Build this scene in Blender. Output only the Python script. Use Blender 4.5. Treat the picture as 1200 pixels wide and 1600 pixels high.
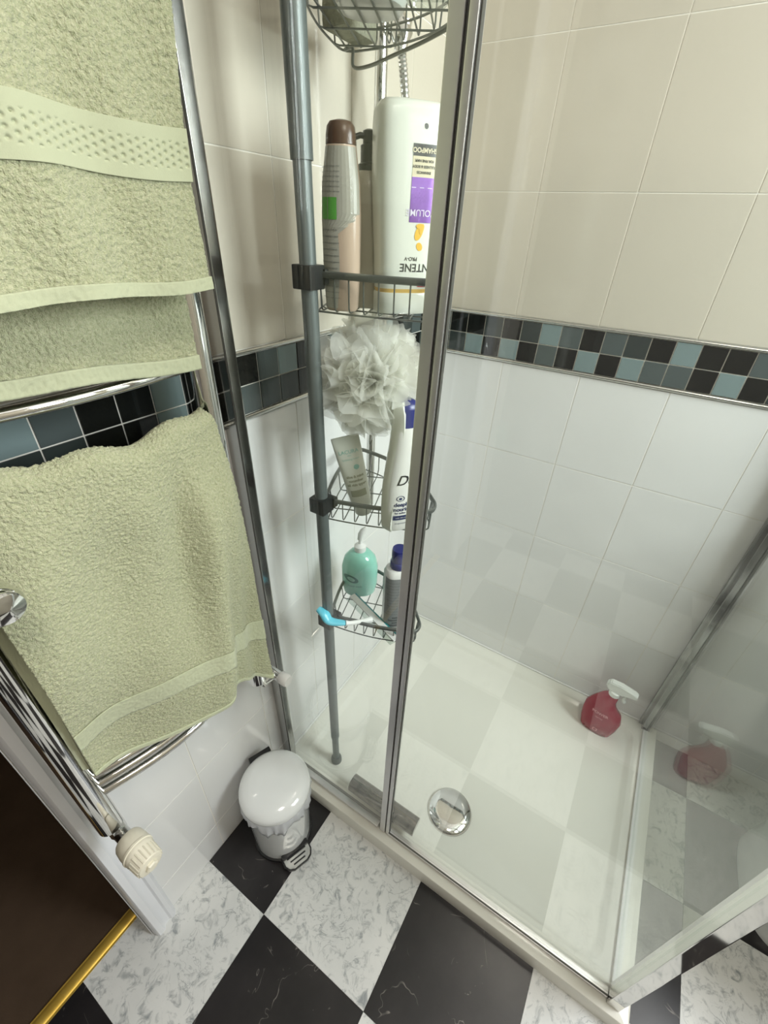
import bpy, bmesh, math, random
import numpy as np
from mathutils import Vector, Matrix
random.seed(7); rng = np.random.default_rng(5)
for o in list(bpy.data.objects): bpy.data.objects.remove(o)
sc = bpy.context.scene; COL = sc.collection

# ------------------------------------------------------------------ camera
RT = ((-0.5299409, 0.8470185, 0.0414991), (0.4469703, 0.3205659, -0.8351378), (-0.7206804, -0.4240248, -0.5484731))
CAM = Vector((1.194185, 0.573981, 1.40))
cd = bpy.data.cameras.new('camera'); cam = bpy.data.objects.new('camera', cd); COL.objects.link(cam)
cd.sensor_fit = 'HORIZONTAL'; cd.sensor_width = 36.0; cd.lens = 36.0*678.4/1200; cd.clip_start = 0.01
cam.matrix_world = Matrix(((RT[0][0], -RT[1][0], -RT[2][0], CAM.x), (RT[0][1], -RT[1][1], -RT[2][1], CAM.y),
                           (RT[0][2], -RT[1][2], -RT[2][2], CAM.z), (0, 0, 0, 1)))
sc.camera = cam
# ------------------------------------------------------------------ light
w = bpy.data.worlds.new('world'); sc.world = w; w.use_nodes = True
w.node_tree.nodes['Background'].inputs[0].default_value = (0.75, 0.88, 1.0, 1)
w.node_tree.nodes['Background'].inputs[1].default_value = 1.0
def area(name, loc, target, sx, sy, power, col):
    l = bpy.data.lights.new(name, 'AREA'); l.shape = 'RECTANGLE'; l.size = sx; l.size_y = sy; l.energy = power; l.color = col
    o = bpy.data.objects.new(name, l); COL.objects.link(o); o.location = loc
    o.rotation_euler = (Vector(target)-Vector(loc)).to_track_quat('-Z', 'Y').to_euler(); return o
area('window_daylight', (0.45, 1.765, 1.80), (0.50, 0.9, 1.50), 0.60, 0.74, 24.0, (0.95, 0.98, 1.0))
area('added_warm_fill', (1.35, 1.0, 2.36), (1.35, 1.0, 0), 0.35, 0.35, 6.5, (1.0, 0.93, 0.81))  # added warm fill from above; no ceiling lamp is in view
sc.view_settings.view_transform = 'Standard'; sc.view_settings.look = 'None'
sc.view_settings.gamma = 1.0; sc.view_settings.use_curve_mapping = False
sc.view_settings.exposure = 0.84
sc.cycles.max_bounces = 10; sc.cycles.transparent_max_bounces = 24; sc.cycles.caustics_reflective = False

# ------------------------------------------------------------------ materials
def mat(name, col, rough=0.5, metal=0.0, spec=0.5, bump=None, coat=0.0, sheen=0.0, var=None, trans=0.0, ior=1.45, sss=0):
    m = bpy.data.materials.new(name); m.use_nodes = True; nt = m.node_tree; b = nt.nodes['Principled BSDF']
    b.inputs['Base Color'].default_value = (*col, 1); b.inputs['Roughness'].default_value = rough
    b.inputs['Metallic'].default_value = metal; b.inputs['Specular IOR Level'].default_value = spec
    b.inputs['Coat Weight'].default_value = coat; b.inputs['Coat Roughness'].default_value = 0.05
    b.inputs['Sheen Weight'].default_value = sheen; b.inputs['Transmission Weight'].default_value = trans; b.inputs['IOR'].default_value = ior
    g = nt.nodes.new('ShaderNodeNewGeometry')
    if var:   # (scale, second colour, amount)
        n = nt.nodes.new('ShaderNodeTexNoise'); n.inputs['Scale'].default_value = var[0]; n.inputs['Detail'].default_value = 4
        nt.links.new(g.outputs['Position'], n.inputs['Vector'])
        mx = nt.nodes.new('ShaderNodeMix'); mx.data_type = 'RGBA'
        mr = nt.nodes.new('ShaderNodeMapRange'); mr.inputs[1].default_value = 0.35; mr.inputs[2].default_value = 0.65; mr.inputs[4].default_value = var[2]
        nt.links.new(n.outputs[0], mr.inputs[0]); nt.links.new(mr.outputs[0], mx.inputs[0])
        mx.inputs[6].default_value = (*col, 1); mx.inputs[7].default_value = (*var[1], 1)
        nt.links.new(mx.outputs[2], b.inputs['Base Color'])
    if bump:  # (scale, strength, distance)
        n2 = nt.nodes.new('ShaderNodeTexNoise'); n2.inputs['Scale'].default_value = bump[0]; n2.inputs['Detail'].default_value = 3
        nt.links.new(g.outputs['Position'], n2.inputs['Vector'])
        bp = nt.nodes.new('ShaderNodeBump'); bp.inputs['Strength'].default_value = bump[1]; bp.inputs['Distance'].default_value = bump[2]
        nt.links.new(n2.outputs[0], bp.inputs['Height']); nt.links.new(bp.outputs[0], b.inputs['Normal'])
    return m
def glass_mat(name, tint, edge=0.96):
    """thin clear sheet: Schlick mirror reflection over tinted transparency"""
    m = bpy.data.materials.new(name); m.use_nodes = True; nt = m.node_tree; nt.nodes.clear(); N = nt.nodes.new; Lk = nt.links.new
    out = N('ShaderNodeOutputMaterial'); tr = N('ShaderNodeBsdfTransparent'); gl = N('ShaderNodeBsdfGlossy'); mix = N('ShaderNodeMixShader')
    tr.inputs[0].default_value = (*tint, 1); gl.inputs['Roughness'].default_value = 0.0; gl.inputs['Color'].default_value = (1, 1, 1, 1)
    g = N('ShaderNodeNewGeometry'); d = N('ShaderNodeVectorMath'); d.operation = 'DOT_PRODUCT'
    Lk(g.outputs['Incoming'], d.inputs[0]); Lk(g.outputs['Normal'], d.inputs[1])
    a = N('ShaderNodeMath'); a.operation = 'ABSOLUTE'; Lk(d.outputs['Value'], a.inputs[0])
    s = N('ShaderNodeMath'); s.operation = 'SUBTRACT'; s.inputs[0].default_value = 1; Lk(a.outputs[0], s.inputs[1])
    p = N('ShaderNodeMath'); p.operation = 'POWER'; p.inputs[1].default_value = 5; Lk(s.outputs[0], p.inputs[0])
    k = N('ShaderNodeMath'); k.operation = 'MULTIPLY_ADD'; k.inputs[1].default_value = edge; k.inputs[2].default_value = 0.042; Lk(p.outputs[0], k.inputs[0])
    Lk(k.outputs[0], mix.inputs[0]); Lk(tr.outputs[0], mix.inputs[1]); Lk(gl.outputs[0], mix.inputs[2]); Lk(mix.outputs[0], out.inputs[0])
    return m
def marble(name, dark):
    m = bpy.data.materials.new(name); m.use_nodes = True; nt = m.node_tree; N = nt.nodes.new; Lk = nt.links.new; b = nt.nodes['Principled BSDF']
    g = N('ShaderNodeNewGeometry')
    def noise(scale, det=4, dist=0.0, rough=.6):
        n = N('ShaderNodeTexNoise'); n.inputs['Scale'].default_value = scale; n.inputs['Detail'].default_value = det
        n.inputs['Distortion'].default_value = dist; n.inputs['Roughness'].default_value = rough; Lk(g.outputs['Position'], n.inputs['Vector']); return n.outputs[0]
    def ridge(src, lo, hi, flip=True):   # thin line where noise crosses .5
        s = N('ShaderNodeMath'); s.operation = 'SUBTRACT'; s.inputs[1].default_value = .5; Lk(src, s.inputs[0])
        a = N('ShaderNodeMath'); a.operation = 'ABSOLUTE'; Lk(s.outputs[0], a.inputs[0])
        r = N('ShaderNodeMapRange'); r.inputs[1].default_value = lo; r.inputs[2].default_value = hi; r.inputs[3].default_value = 1; r.inputs[4].default_value = 0
        Lk(a.outputs[0], r.inputs[0]); return r.outputs[0]
    def gate(src, lo, hi):
        r = N('ShaderNodeMapRange'); r.inputs[1].default_value = lo; r.inputs[2].default_value = hi; Lk(src, r.inputs[0]); return r.outputs[0]
    def mul(a, c):
        k = N('ShaderNodeMath'); k.operation = 'MULTIPLY'; Lk(a, k.inputs[0])
        if isinstance(c, float): k.inputs[1].default_value = c
        else: Lk(c, k.inputs[1])
        return k.outputs[0]
    def mixc(f, a, c):
        x = N('ShaderNodeMix'); x.data_type = 'RGBA'; Lk(f, x.inputs[0])
        for i, v in ((6, a), (7, c)):
            if isinstance(v, tuple): x.inputs[i].default_value = (*v, 1)
            else: Lk(v, x.inputs[i])
        return x.outputs[2]
    if dark:
        c = mixc(gate(noise(7), .35, .7), (.012, .011, .012), (.026, .023, .024))
        v = mul(ridge(noise(8, 3, 1.2, .5), 0.0, .006), gate(noise(14, 2), .54, .62)); c = mixc(mul(v, .65), c, (.32, .29, .26))
        v = mul(gate(noise(60, 3, .8), .70, .76), gate(noise(11, 2), .5, .6)); c = mixc(mul(v, .7), c, (.36, .33, .30))
        b.inputs['Roughness'].default_value = .28
    else:
        c = mixc(gate(noise(6, 5), .3, .7), (.72, .72, .70), (.58, .59, .58))
        c = mixc(mul(gate(noise(38, 5, 1.0, .65), .52, .70), .9), c, (.24, .26, .27))
        v = mul(ridge(noise(15, 4, 1.6, .6), 0.0, .018), gate(noise(12, 2), .45, .6)); c = mixc(mul(v, .7), c, (.22, .24, .25))
        b.inputs['Roughness'].default_value = .30
    Lk(c, b.inputs['Base Color']); b.inputs['Specular IOR Level'].default_value = .4
    return m

M = {}
M['marble_white'] = marble('marble_white', False); M['marble_black'] = marble('marble_black', True)
M['tile_cream'] = mat('tile_cream', (.63, .583, .495), .09, var=(3.0, (.60, .555, .47), .5), bump=(9, .10, .002))
M['tile_white'] = mat('tile_white', (.80, .80, .79), .09, var=(3.0, (.75, .75, .74), .4), bump=(9, .10, .002))
M['grout'] = mat('grout', (.84, .81, .74), .8, bump=(300, .3, .0005))
M['chip_black'] = mat('chip_black', (.010, .011, .010), .06); M['chip_dark'] = mat('chip_dark', (.040, .050, .048), .06)
M['chip_grey'] = mat('chip_grey', (.085, .105, .105), .06); M['chip_light'] = mat('chip_light', (.20, .265, .27), .06)
M['trim_metal'] = mat('trim_metal', (.62, .62, .60), .22, 1.0)
M['chrome'] = mat('chrome', (.78, .78, .77), .05, 1.0); M['chrome_reflect_dark'] = mat('chrome_reflect_dark', (.22, .205, .185), .08, 1.0); M['channel_chrome'] = mat('channel_chrome', (.46, .46, .45), .14, 1.0); M['chrome_soft'] = mat('chrome_soft', (.70, .70, .69), .16, 1.0)  # the darkest chrome has dark reflections put into its base colour
M['alu'] = mat('alu', (.72, .71, .72), .34, 1.0, bump=(60, .04, .001)); M['seal'] = mat('seal', (.10, .10, .09), .5)
M['acrylic'] = mat('acrylic', (.77, .76, .69), .12, bump=(6, .03, .002)); M['white_paint'] = mat('white_paint', (.78, .79, .82), .28, bump=(25, .08, .001))
M['plaster'] = mat('plaster', (.74, .71, .66), .7); M['ceiling'] = mat('ceiling', (.70, .67, .62), .8); M['front_dimmed'] = mat('front_dimmed', (.22, .205, .19), .7)  # front wall: dimness behind the camera put into its colour, for darker reflections
M['glass'] = glass_mat('glass', (.980, .990, .982)); M['side_glass'] = glass_mat('side_glass', (.95, .975, .96), .75); M['brass'] = mat('brass', (.80, .55, .12), .42, .65, var=(12, (.62, .38, .05), .7))
M['carpet'] = mat('carpet', (.075, .050, .033), .9, var=(10, (.060, .040, .026), .8), bump=(500, .5, .002), spec=.1)
M['hall_wall'] = mat('hall_wall', (.20, .15, .11), .8)
M['towel'] = mat('towel', (.51, .512, .345), .95, sheen=.2, var=(420, (.36, .39, .23), .8), bump=(800, 1.0, .0020), spec=.1)
M['towel_flat'] = mat('towel_flat', (.45, .475, .325), .8, sheen=.25, bump=(900, .4, .0005), spec=.15)
M['valve_cream'] = mat('valve_cream', (.72, .68, .56), .38); M['white_plastic'] = mat('white_plastic', (.80, .80, .78), .25)
M['bin_white'] = mat('bin_white', (.80, .82, .82), .10, coat=.5); M['black_plastic'] = mat('black_plastic', (.012, .012, .013), .35)
M['pedal_grey'] = mat('pedal_grey', (.42, .43, .42), .3, .6); M['liner'] = mat('liner', (.80, .82, .86), .3, trans=.25)
M['pole_grey'] = mat('pole_grey', (.125, .145, .14), .42, .25); M['wire_grey'] = mat('wire_grey', (.14, .15, .14), .35, .5)
M['bracket'] = mat('bracket', (.018, .019, .018), .4); M['foot_rubber'] = mat('foot_rubber', (.13, .14, .13), .6)
M['bottle_beige'] = mat('bottle_beige', (.50, .38, .29), .22); M['bottle_grey'] = mat('bottle_grey', (.36, .35, .30), .25)
M['brown_cap'] = mat('brown_cap', (.085, .045, .028), .3); M['taupe'] = mat('taupe', (.40, .36, .28), .3)
M['black_cap'] = mat('black_cap', (.012, .011, .010), .3); M['shampoo_white'] = mat('shampoo_white', (.72, .74, .66), .2)
M['ink'] = mat('ink', (.02, .02, .02), .5); M['label_black'] = mat('label_black', (.015, .015, .015), .3)
M['label_cream'] = mat('label_cream', (.66, .60, .42), .4); M['purple'] = mat('purple', (.19, .075, .34), .25, .3)
M['gold'] = mat('gold', (.80, .48, .06), .3); M['green_label'] = mat('green_label', (.10, .34, .06), .4); M['red_label'] = mat('red_label', (.5, .02, .05), .3)
M['silver_ink'] = mat('silver_ink', (.70, .66, .78), .3); M['amber'] = mat('amber', (.75, .50, .15), .2)
M['ivory'] = mat('ivory', (.76, .76, .72), .25); M['navy'] = mat('navy', (.018, .025, .16), .25); M['navy_ink'] = mat('navy_ink', (.03, .04, .11), .4)
M['tube_white'] = mat('tube_white', (.70, .73, .66), .3); M['mint_ink'] = mat('mint_ink', (.30, .56, .50), .4); M['olive_ink'] = mat('olive_ink', (.35, .37, .28), .5)
M['aqua'] = mat('aqua', (.30, .68, .56), .12, trans=.15, coat=.5); M['aqua_dark'] = mat('aqua_dark', (.03, .17, .15), .3)
M['grey_label'] = mat('grey_label', (.25, .26, .26), .5); M['grey_ink'] = mat('grey_ink', (.11, .115, .115), .5)
M['cyan'] = mat('cyan', (.12, .60, .78), .25); M['teal_rubber'] = mat('teal_rubber', (.03, .26, .27), .4)
M['red_plastic'] = mat('red_plastic', (.30, .003, .028), .25, coat=.3); M['red_text'] = mat('red_text', (.75, .35, .38), .5); M['trigger_white'] = mat('trigger_white', (.78, .80, .76), .35)
M['clear_plastic'] = glass_mat('clear_plastic', (.80, .84, .82)); M['sponge'] = mat('sponge', (.33, .33, .25), .9, bump=(200, .8, .003))
M['ceramic'] = mat('ceramic', (.82, .83, .83), .08, coat=.4)
def net_material():
    m = bpy.data.materials.new('net'); m.use_nodes = True; nt = m.node_tree; nt.nodes.clear(); N = nt.nodes.new
    o = N('ShaderNodeOutputMaterial'); d = N('ShaderNodeBsdfDiffuse'); t = N('ShaderNodeBsdfTranslucent'); x = N('ShaderNodeBsdfTransparent')
    d.inputs[0].default_value = (.96, .96, .92, 1); t.inputs[0].default_value = (.97, .97, .93, 1)
    a = N('ShaderNodeMixShader'); b = N('ShaderNodeMixShader'); a.inputs[0].default_value = .55; b.inputs[0].default_value = .42
    nt.links.new(d.outputs[0], a.inputs[1]); nt.links.new(t.outputs[0], a.inputs[2]); nt.links.new(x.outputs[0], b.inputs[1]); nt.links.new(a.outputs[0], b.inputs[2]); nt.links.new(b.outputs[0], o.inputs[0])
    return m
M['net'] = net_material()

# ------------------------------------------------------------------ helpers
WLOC = {}
def thing(name, label, cat, loc=(0, 0, 0), rotz=0.0, group=None, kind=None):
    o = bpy.data.objects.new(name, None); COL.objects.link(o); o.empty_display_size = .02
    o.location = loc; o.rotation_euler = (0, 0, rotz); WLOC[o.name] = Vector(loc)
    if kind: o['kind'] = kind
    else: o['label'] = label; o['category'] = cat
    if group: o['group'] = group
    return o
def tag(o, label=None, cat=None, kind=None, group=None):
    for k, v in (('label', label), ('category', cat), ('kind', kind), ('group', group)):
        if v: o[k] = v
    return o
class MB:
    def __init__(s): s.bm = bmesh.new(); s.wn = False
    def add(s, vs, fs):
        b = [s.bm.verts.new(v) for v in vs]
        for f in fs:
            try: s.bm.faces.new([b[i] for i in f])
            except ValueError: pass
        return s
    def box(s, x0, y0, z0, x1, y1, z1, bev=0.0):
        v = [(x, y, z) for x in (x0, x1) for y in (y0, y1) for z in (z0, z1)]
        f = [(0, 1, 3, 2), (4, 6, 7, 5), (0, 4, 5, 1), (2, 3, 7, 6), (0, 2, 6, 4), (1, 5, 7, 3)]
        if bev <= 0: return s.add(v, f)
        s.wn = True; t = bmesh.new(); b = [t.verts.new(q) for q in v]
        for q in f: t.faces.new([b[i] for i in q])
        bmesh.ops.bevel(t, geom=list(t.edges), offset=bev, segments=2, profile=.7, affect='EDGES')
        return s.merge(t)
    def merge(s, t):
        t.verts.index_update(); vs = [tuple(v.co) for v in t.verts]; fs = [[v.index for v in f.verts] for f in t.faces]; t.free(); return s.add(vs, fs)
    def tube(s, pts, r, n=10, closed=False, caps=True, sy=1.0, up=None):
        pts = [Vector(p) for p in pts]; k = len(pts); rs = r if isinstance(r, (list, tuple)) else [r]*k; vs = []; nrm = None
        for i, p in enumerate(pts):
            a = pts[(i-1) % k] if (closed or i > 0) else p; c = pts[(i+1) % k] if (closed or i < k-1) else p
            t = (c-a).normalized()
            if up is not None: u = (Vector(up)-t*Vector(up).dot(t)).normalized()
            elif nrm is None:
                u = t.orthogonal().normalized()
            else: u = (nrm-t*nrm.dot(t)).normalized()
            nrm = u; v = t.cross(u)
            for j in range(n):
                th = 2*math.pi*j/n; vs.append(p+u*math.cos(th)*rs[i]*sy+v*math.sin(th)*rs[i])
        fs = []
        for i in range(k if closed else k-1):
            for j in range(n):
                a = i*n+j; b = i*n+(j+1) % n; c = ((i+1) % k)*n+(j+1) % n; d = ((i+1) % k)*n+j; fs.append((a, b, c, d))
        if caps and not closed: fs += [tuple(range(n))[::-1], tuple(range((k-1)*n, k*n))]
        return s.add(vs, fs)
    def lathe(s, prof, n=32, c=(0, 0, 0), axis=None, sx=1.0, sy=1.0):
        """prof: (radius, height) list; axis = direction"""
        q = Vector((0, 0, 1)).rotation_difference(Vector(axis)) if axis else None
        vs = []
        for (r, h) in prof:
            for j in range(n):
                th = 2*math.pi*j/n; v = Vector((max(r, 1e-5)*math.cos(th)*sx, max(r, 1e-5)*math.sin(th)*sy, h))
                if q: v = q @ v
                vs.append(v+Vector(c))
        fs = []
        for i in range(len(prof)-1):
            for j in range(n): fs.append((i*n+j, i*n+(j+1) % n, (i+1)*n+(j+1) % n, (i+1)*n+j))
        fs += [tuple(range(n))[::-1], tuple(range((len(prof)-1)*n, len(prof)*n))]
        return s.add(vs, fs)
    def loft(s, secs, n=40):
        """secs: (z, half width x, half depth y, exponent[, offset x, offset y])"""
        vs = []
        for q in secs:
            z, a, b, e = q[:4]; ox, oy = (q[4], q[5]) if len(q) > 4 else (0, 0)
            for j in range(n):
                th = 2*math.pi*j/n; c, d = math.cos(th), math.sin(th)
                vs.append((ox+a*math.copysign(abs(c)**(2/e), c), oy+b*math.copysign(abs(d)**(2/e), d), z))
        fs = []
        for i in range(len(secs)-1):
            for j in range(n): fs.append((i*n+j, i*n+(j+1) % n, (i+1)*n+(j+1) % n, (i+1)*n+j))
        fs += [tuple(range(n))[::-1], tuple(range((len(secs)-1)*n, len(secs)*n))]
        return s.add(vs, fs)
    def xform(s, mtx): bmesh.ops.transform(s.bm, matrix=mtx, verts=s.bm.verts); return s
    def build(s, name, m, parent=None, world=True, smooth=True, angle=40, solid=0.0):
        me = bpy.data.meshes.new(name); off = Vector()
        if parent is not None and world: off = WLOC.get(parent.name, Vector())
        bmesh.ops.recalc_face_normals(s.bm, faces=s.bm.faces)
        if off.length: bmesh.ops.translate(s.bm, verts=s.bm.verts, vec=-off)
        if smooth:
            for f in s.bm.faces: f.smooth = True
            for e in s.bm.edges:
                if len(e.link_faces) == 2 and e.calc_face_angle(0) > math.radians(angle): e.smooth = False
        s.bm.to_mesh(me); s.bm.free(); me.materials.append(M[m] if isinstance(m, str) else m)
        o = bpy.data.objects.new(name, me); COL.objects.link(o)
        if parent is not None: o.parent = parent; WLOC[o.name] = off
        else: WLOC[o.name] = Vector()
        if s.wn and smooth: md = o.modifiers.new('weighted_normal', 'WEIGHTED_NORMAL'); md.keep_sharp = True; md.weight = 100
        if solid: md = o.modifiers.new('solid', 'SOLIDIFY'); md.thickness = solid; md.offset = 0
        return o
def inst(src, loc, parent, m=None):
    o = bpy.data.objects.new(src.name.split('.')[0], src.data); COL.objects.link(o); o.parent = parent; o.location = loc; return o
def arc(c, r, a0, a1, n, ax=(1, 0, 0), ay=(0, 1, 0)):
    c, ax, ay = Vector(c), Vector(ax), Vector(ay)
    return [c+ax*r*math.cos(a0+(a1-a0)*i/n)+ay*r*math.sin(a0+(a1-a0)*i/n) for i in range(n+1)]
def catmull(P, n=8, closed=False):
    P = [Vector(p) for p in P]; k = len(P); out = []
    for i in range(k if closed else k-1):
        g = lambda j: P[j % k] if closed else P[min(max(j, 0), k-1)]
        a, b, c, d = g(i-1), g(i), g(i+1), g(i+2)
        for q in range(n):
            t = q/n; out.append(.5*((2*b)+(c-a)*t+(2*a-5*b+4*c-d)*t*t+(3*b-a-3*c+d)*t**3))
    if not closed: out.append(P[-1])
    return out
def text_mesh(body, size, align='CENTER', bold=0.0, shear=0.0, space=1.0):
    cu = bpy.data.curves.new('lettering', 'FONT'); cu.body = body; cu.size = size; cu.align_x = align; cu.align_y = 'CENTER'
    cu.offset = bold; cu.shear = shear; cu.resolution_u = 3; cu.space_character = space
    o = bpy.data.objects.new('lettering', cu); COL.objects.link(o); dg = bpy.context.evaluated_depsgraph_get()
    me = bpy.data.meshes.new_from_object(o.evaluated_get(dg)); bpy.data.objects.remove(o); bpy.data.curves.remove(cu)
    vs = [tuple(v.co) for v in me.vertices]; fs = [tuple(p.vertices) for p in me.polygons]; bpy.data.meshes.remove(me); return vs, fs
def wrap(vs, fs, surf, name, m, parent, flip=False, x0=0, z0=0):
    """lay flat 2-D outlines on a bottle: surf(u, z) -> local point. flip turns the print upside down"""
    b = MB(); s = -1 if flip else 1
    b.add([surf(x0+s*v[0], z0+s*v[1]) for v in vs], fs); return b.build(name, m, parent, world=False, smooth=False)
def rect2d(x0, z0, x1, z1, n=10):
    vs = []; fs = []
    for i in range(n+1):
        x = x0+(x1-x0)*((1-math.cos(math.pi*i/n))/2 if n > 10 else i/n); vs += [(x, z0, 0), (x, z1, 0)]
    for i in range(n): fs.append((2*i, 2*i+2, 2*i+3, 2*i+1))
    return vs, fs
def disc2d(cx, cz, rx, rz, rot=0, n=20, rings=4):
    vs = [(cx, cz, 0)]
    for k in range(1, rings+1):
        for i in range(n):
            t = 2*math.pi*i/n; x, z = rx*k/rings*math.cos(t), rz*k/rings*math.sin(t); vs.append((cx+x*math.cos(rot)-z*math.sin(rot), cz+x*math.sin(rot)+z*math.cos(rot), 0))
    fs = [(0, 1+i, 1+(i+1) % n) for i in range(n)]
    fs += [(1+(k-1)*n+i, 1+k*n+i, 1+k*n+(i+1) % n, 1+(k-1)*n+(i+1) % n) for k in range(1, rings) for i in range(n)]
    return vs, fs
def ring2d(cx, cz, rx, rz, f=.82, n=28):
    vs = [(cx+rx*q*math.cos(2*math.pi*i/n), cz+rz*q*math.sin(2*math.pi*i/n), 0) for q in (1, f) for i in range(n)]
    return vs, [(i, (i+1) % n, n+(i+1) % n, n+i) for i in range(n)]
def front_surface(secs, eps=.0004, side=-1):
    zs = [q[0] for q in secs]
    def f(u, z):
        for i in range(len(zs)-1):
            if zs[i] <= z <= zs[i+1] or i == len(zs)-2:
                t = (z-zs[i])/max(zs[i+1]-zs[i], 1e-6); t = min(max(t, 0), 1); p, q = secs[i], secs[i+1]; break
        L_ = lambda k: p[k]+(q[k]-p[k])*t
        a, b, e = L_(1), L_(2), L_(3); ox, oy = (L_(4), L_(5)) if len(p) > 4 else (0, 0)
        r = min(abs(u)/a, .999); return (ox+u, oy+side*(b*(1-r**e)**(1/e)+eps), z)
    return f

# ------------------------------------------------------------------ room shell
RX, RY, RZ = 2.35, 1.80, 2.40        # room: x 0..RX, y 0..RY
T, H = 0.2004, 0.248
DX0, DX1, DTOP = 1.191, 1.93, 2.02   # doorway in wall_left
def structure(o): o['kind'] = 'structure'; return o
def root_struct(name, m, fn, loc=(0, 0, 0)):
    b = MB(); fn(b); o = b.build(name, m, None, smooth=False); structure(o); return o
TH = .1
wl = root_struct('wall_left', 'grout', lambda b: b.box(-TH, -TH, -.02, DX0, -.0009, RZ).box(DX1, -TH, -.02, RX, -.0009, RZ).box(DX0, -TH, DTOP, DX1, -.0009, RZ))
wr = root_struct('wall_right', 'grout', lambda b: b.box(-TH, -TH, -.02, -.0009, RY+TH, RZ))
WX0, WX1, WZ0, WZ1 = .12, .78, 1.40, 2.20
wb = root_struct('wall_back', 'tile_cream', lambda b: b.box(0, RY, -.02, WX0, RY+TH, RZ).box(WX1, RY, -.02, RX, RY+TH, RZ).box(WX0, RY, -.02, WX1, RY+TH, WZ0).box(WX0, RY, WZ1, WX1, RY+TH, RZ))
wf = root_struct('wall_front', 'front_dimmed', lambda b: b.box(RX, -TH, -.02, RX+TH, RY+TH, RZ))
ce = root_struct('ceiling', 'ceiling', lambda b: b.box(-TH, -TH, RZ, RX+TH, RY+TH, RZ+.05))
fl = root_struct('floor', 'marble_black', lambda b: b.box(-TH, -.066, -.05, RX, RY+TH, -.003))
hf = root_struct('floor_hall', 'carpet', lambda b: b.box(.2, -1.6, -.05, 3.2, -.068, -.004))
hw = root_struct('wall_hall', 'hall_wall', lambda b: b.box(.2, -1.7, -.02, 3.2, -1.6, RZ).box(.1, -1.7, -.02, .2, -TH, RZ).box(3.2, -1.7, -.02, 3.3, -TH, RZ).box(RX, -TH, -.02, 3.3, -TH+.02, RZ).box(.1, -1.7, RZ, 3.3, -TH, RZ+.05))

def tile_proto(name, dx, dy, dz, m, bev):
    o = MB().box(0, 0, 0, dx, dy, dz, bev).build(name, m, None, smooth=False); return o
_cache = {}
def place_tile(name, wdt, hgt, m, plane, a0, z0, parent, th=.004, gap=.0018, bev=.0009):
    """a tile on wall_left (plane 'y') or wall_right (plane 'x'); a0 = coordinate along the wall"""
    key = (name, round(wdt, 4), round(hgt, 4), m, plane, th)
    if plane == 'y': d = (wdt-gap, th, hgt-gap); loc = (a0+gap/2, -.004, z0+gap/2)
    else: d = (th, wdt-gap, hgt-gap); loc = (-.004, a0+gap/2, z0+gap/2)
    if key in _cache:
        o = bpy.data.objects.new(name, _cache[key]); COL.objects.link(o)
    else:
        o = tile_proto(name, *d, m, bev); _cache[key] = o.data
    o.parent = parent; o.location = loc
    # hand-laid: a hair out of true so that reflections break from tile to tile
    if name == 'wall_tile':
        k = .0008; o.rotation_euler = (0, 0, random.uniform(-k, k)) if plane == 'y' else (0, random.uniform(-k, k), random.uniform(-k, k))
    return o
ZLO, ZHI = 1.109, 1.2254
def tiles(plane, off_lo, off_hi, a_max, parent, skip=None):
    for lo, hi, off, m in ((0.0, ZLO, off_lo, 'tile_white'), (ZHI, RZ, off_hi, 'tile_cream')):
        zs = []; z = ZLO if lo == 0 else ZHI
        if lo == 0:
            while z-H > 0: zs.append((z-H, z)); z -= H
            zs.append((0, z))
        else:
            first = True
            while z < RZ-.01:
                h = (1.479-ZHI) if first else H; zs.append((z, min(z+h, RZ))); z += h; first = False
        edges = [0.0]; a = off % T
        if a < .01: a += T
        while a < a_max-.001: edges.append(a); a += T
        edges.append(a_max)
        for (za, zb) in zs:
            for i in range(len(edges)-1):
                if skip and skip(edges[i], edges[i+1], za, zb): continue
                place_tile('wall_tile', edges[i+1]-edges[i], zb-za, m, plane, edges[i], za, parent)
tiles('x', .2198, .2290, RY, wr)
tiles('y', .5785, .5930, DX0-.001, wl)
# mosaic border
CODE = {'k': 'chip_black', 'd': 'chip_dark', 'g': 'chip_grey', 'l': 'chip_light'}
topB = 'kkdkdlgkgdklkkgkdlkg'; botB = 'dlklkgklklggklkdgkld'
PM = .0492; ZM = 1.1680
def mosaic(plane, start, top, bot, a_max, parent):
    n0 = -int(math.ceil(start/PM)); k = n0
    while start+k*PM < a_max:
        a = max(start+k*PM, 0); b = min(start+(k+1)*PM, a_max)
        if b-a > .006:
            for row, cs in ((0, bot), (1, top)):
                c = cs[k % len(cs)]
                place_tile('mosaic_tile', b-a, PM, CODE[c], plane, a, ZM-PM if row == 0 else ZM, parent, th=.005, gap=.0022, bev=.0007)
        k += 1
mosaic('x', .0548, topB, botB, RY, wr)
# wall A is laid from x=.617: index 0 lies between .617 and .666
topA = 'gldkgkdlkglkkgldkdgk'; botA = 'glkdkgdkldkgkldkgkld'
mosaic('y', .6165-PM*12, 'kgdklgkdgdklgkkdlkkglkd', 'dkglkdgkdlkddgkglkkddgk', DX0-.001, wl)
for plane, amax, par in (('x', RY, wr), ('y', DX0-.001, wl)):
    for za, zb in ((ZLO, ZM-PM), (ZM+PM, ZHI)):
        zc = (za+zb)/2; r = (zb-za)/2
        pts = [(.001, 0, zc), (amax, 0, zc)] if plane == 'y' else [(0, 0, zc), (0, amax, zc)]
        MB().tube(pts, r-.0003, 12, sy=1.15, up=(0, 1, 0) if plane == 'y' else (1, 0, 0)).build('border_trim', 'trim_metal', par)
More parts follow.
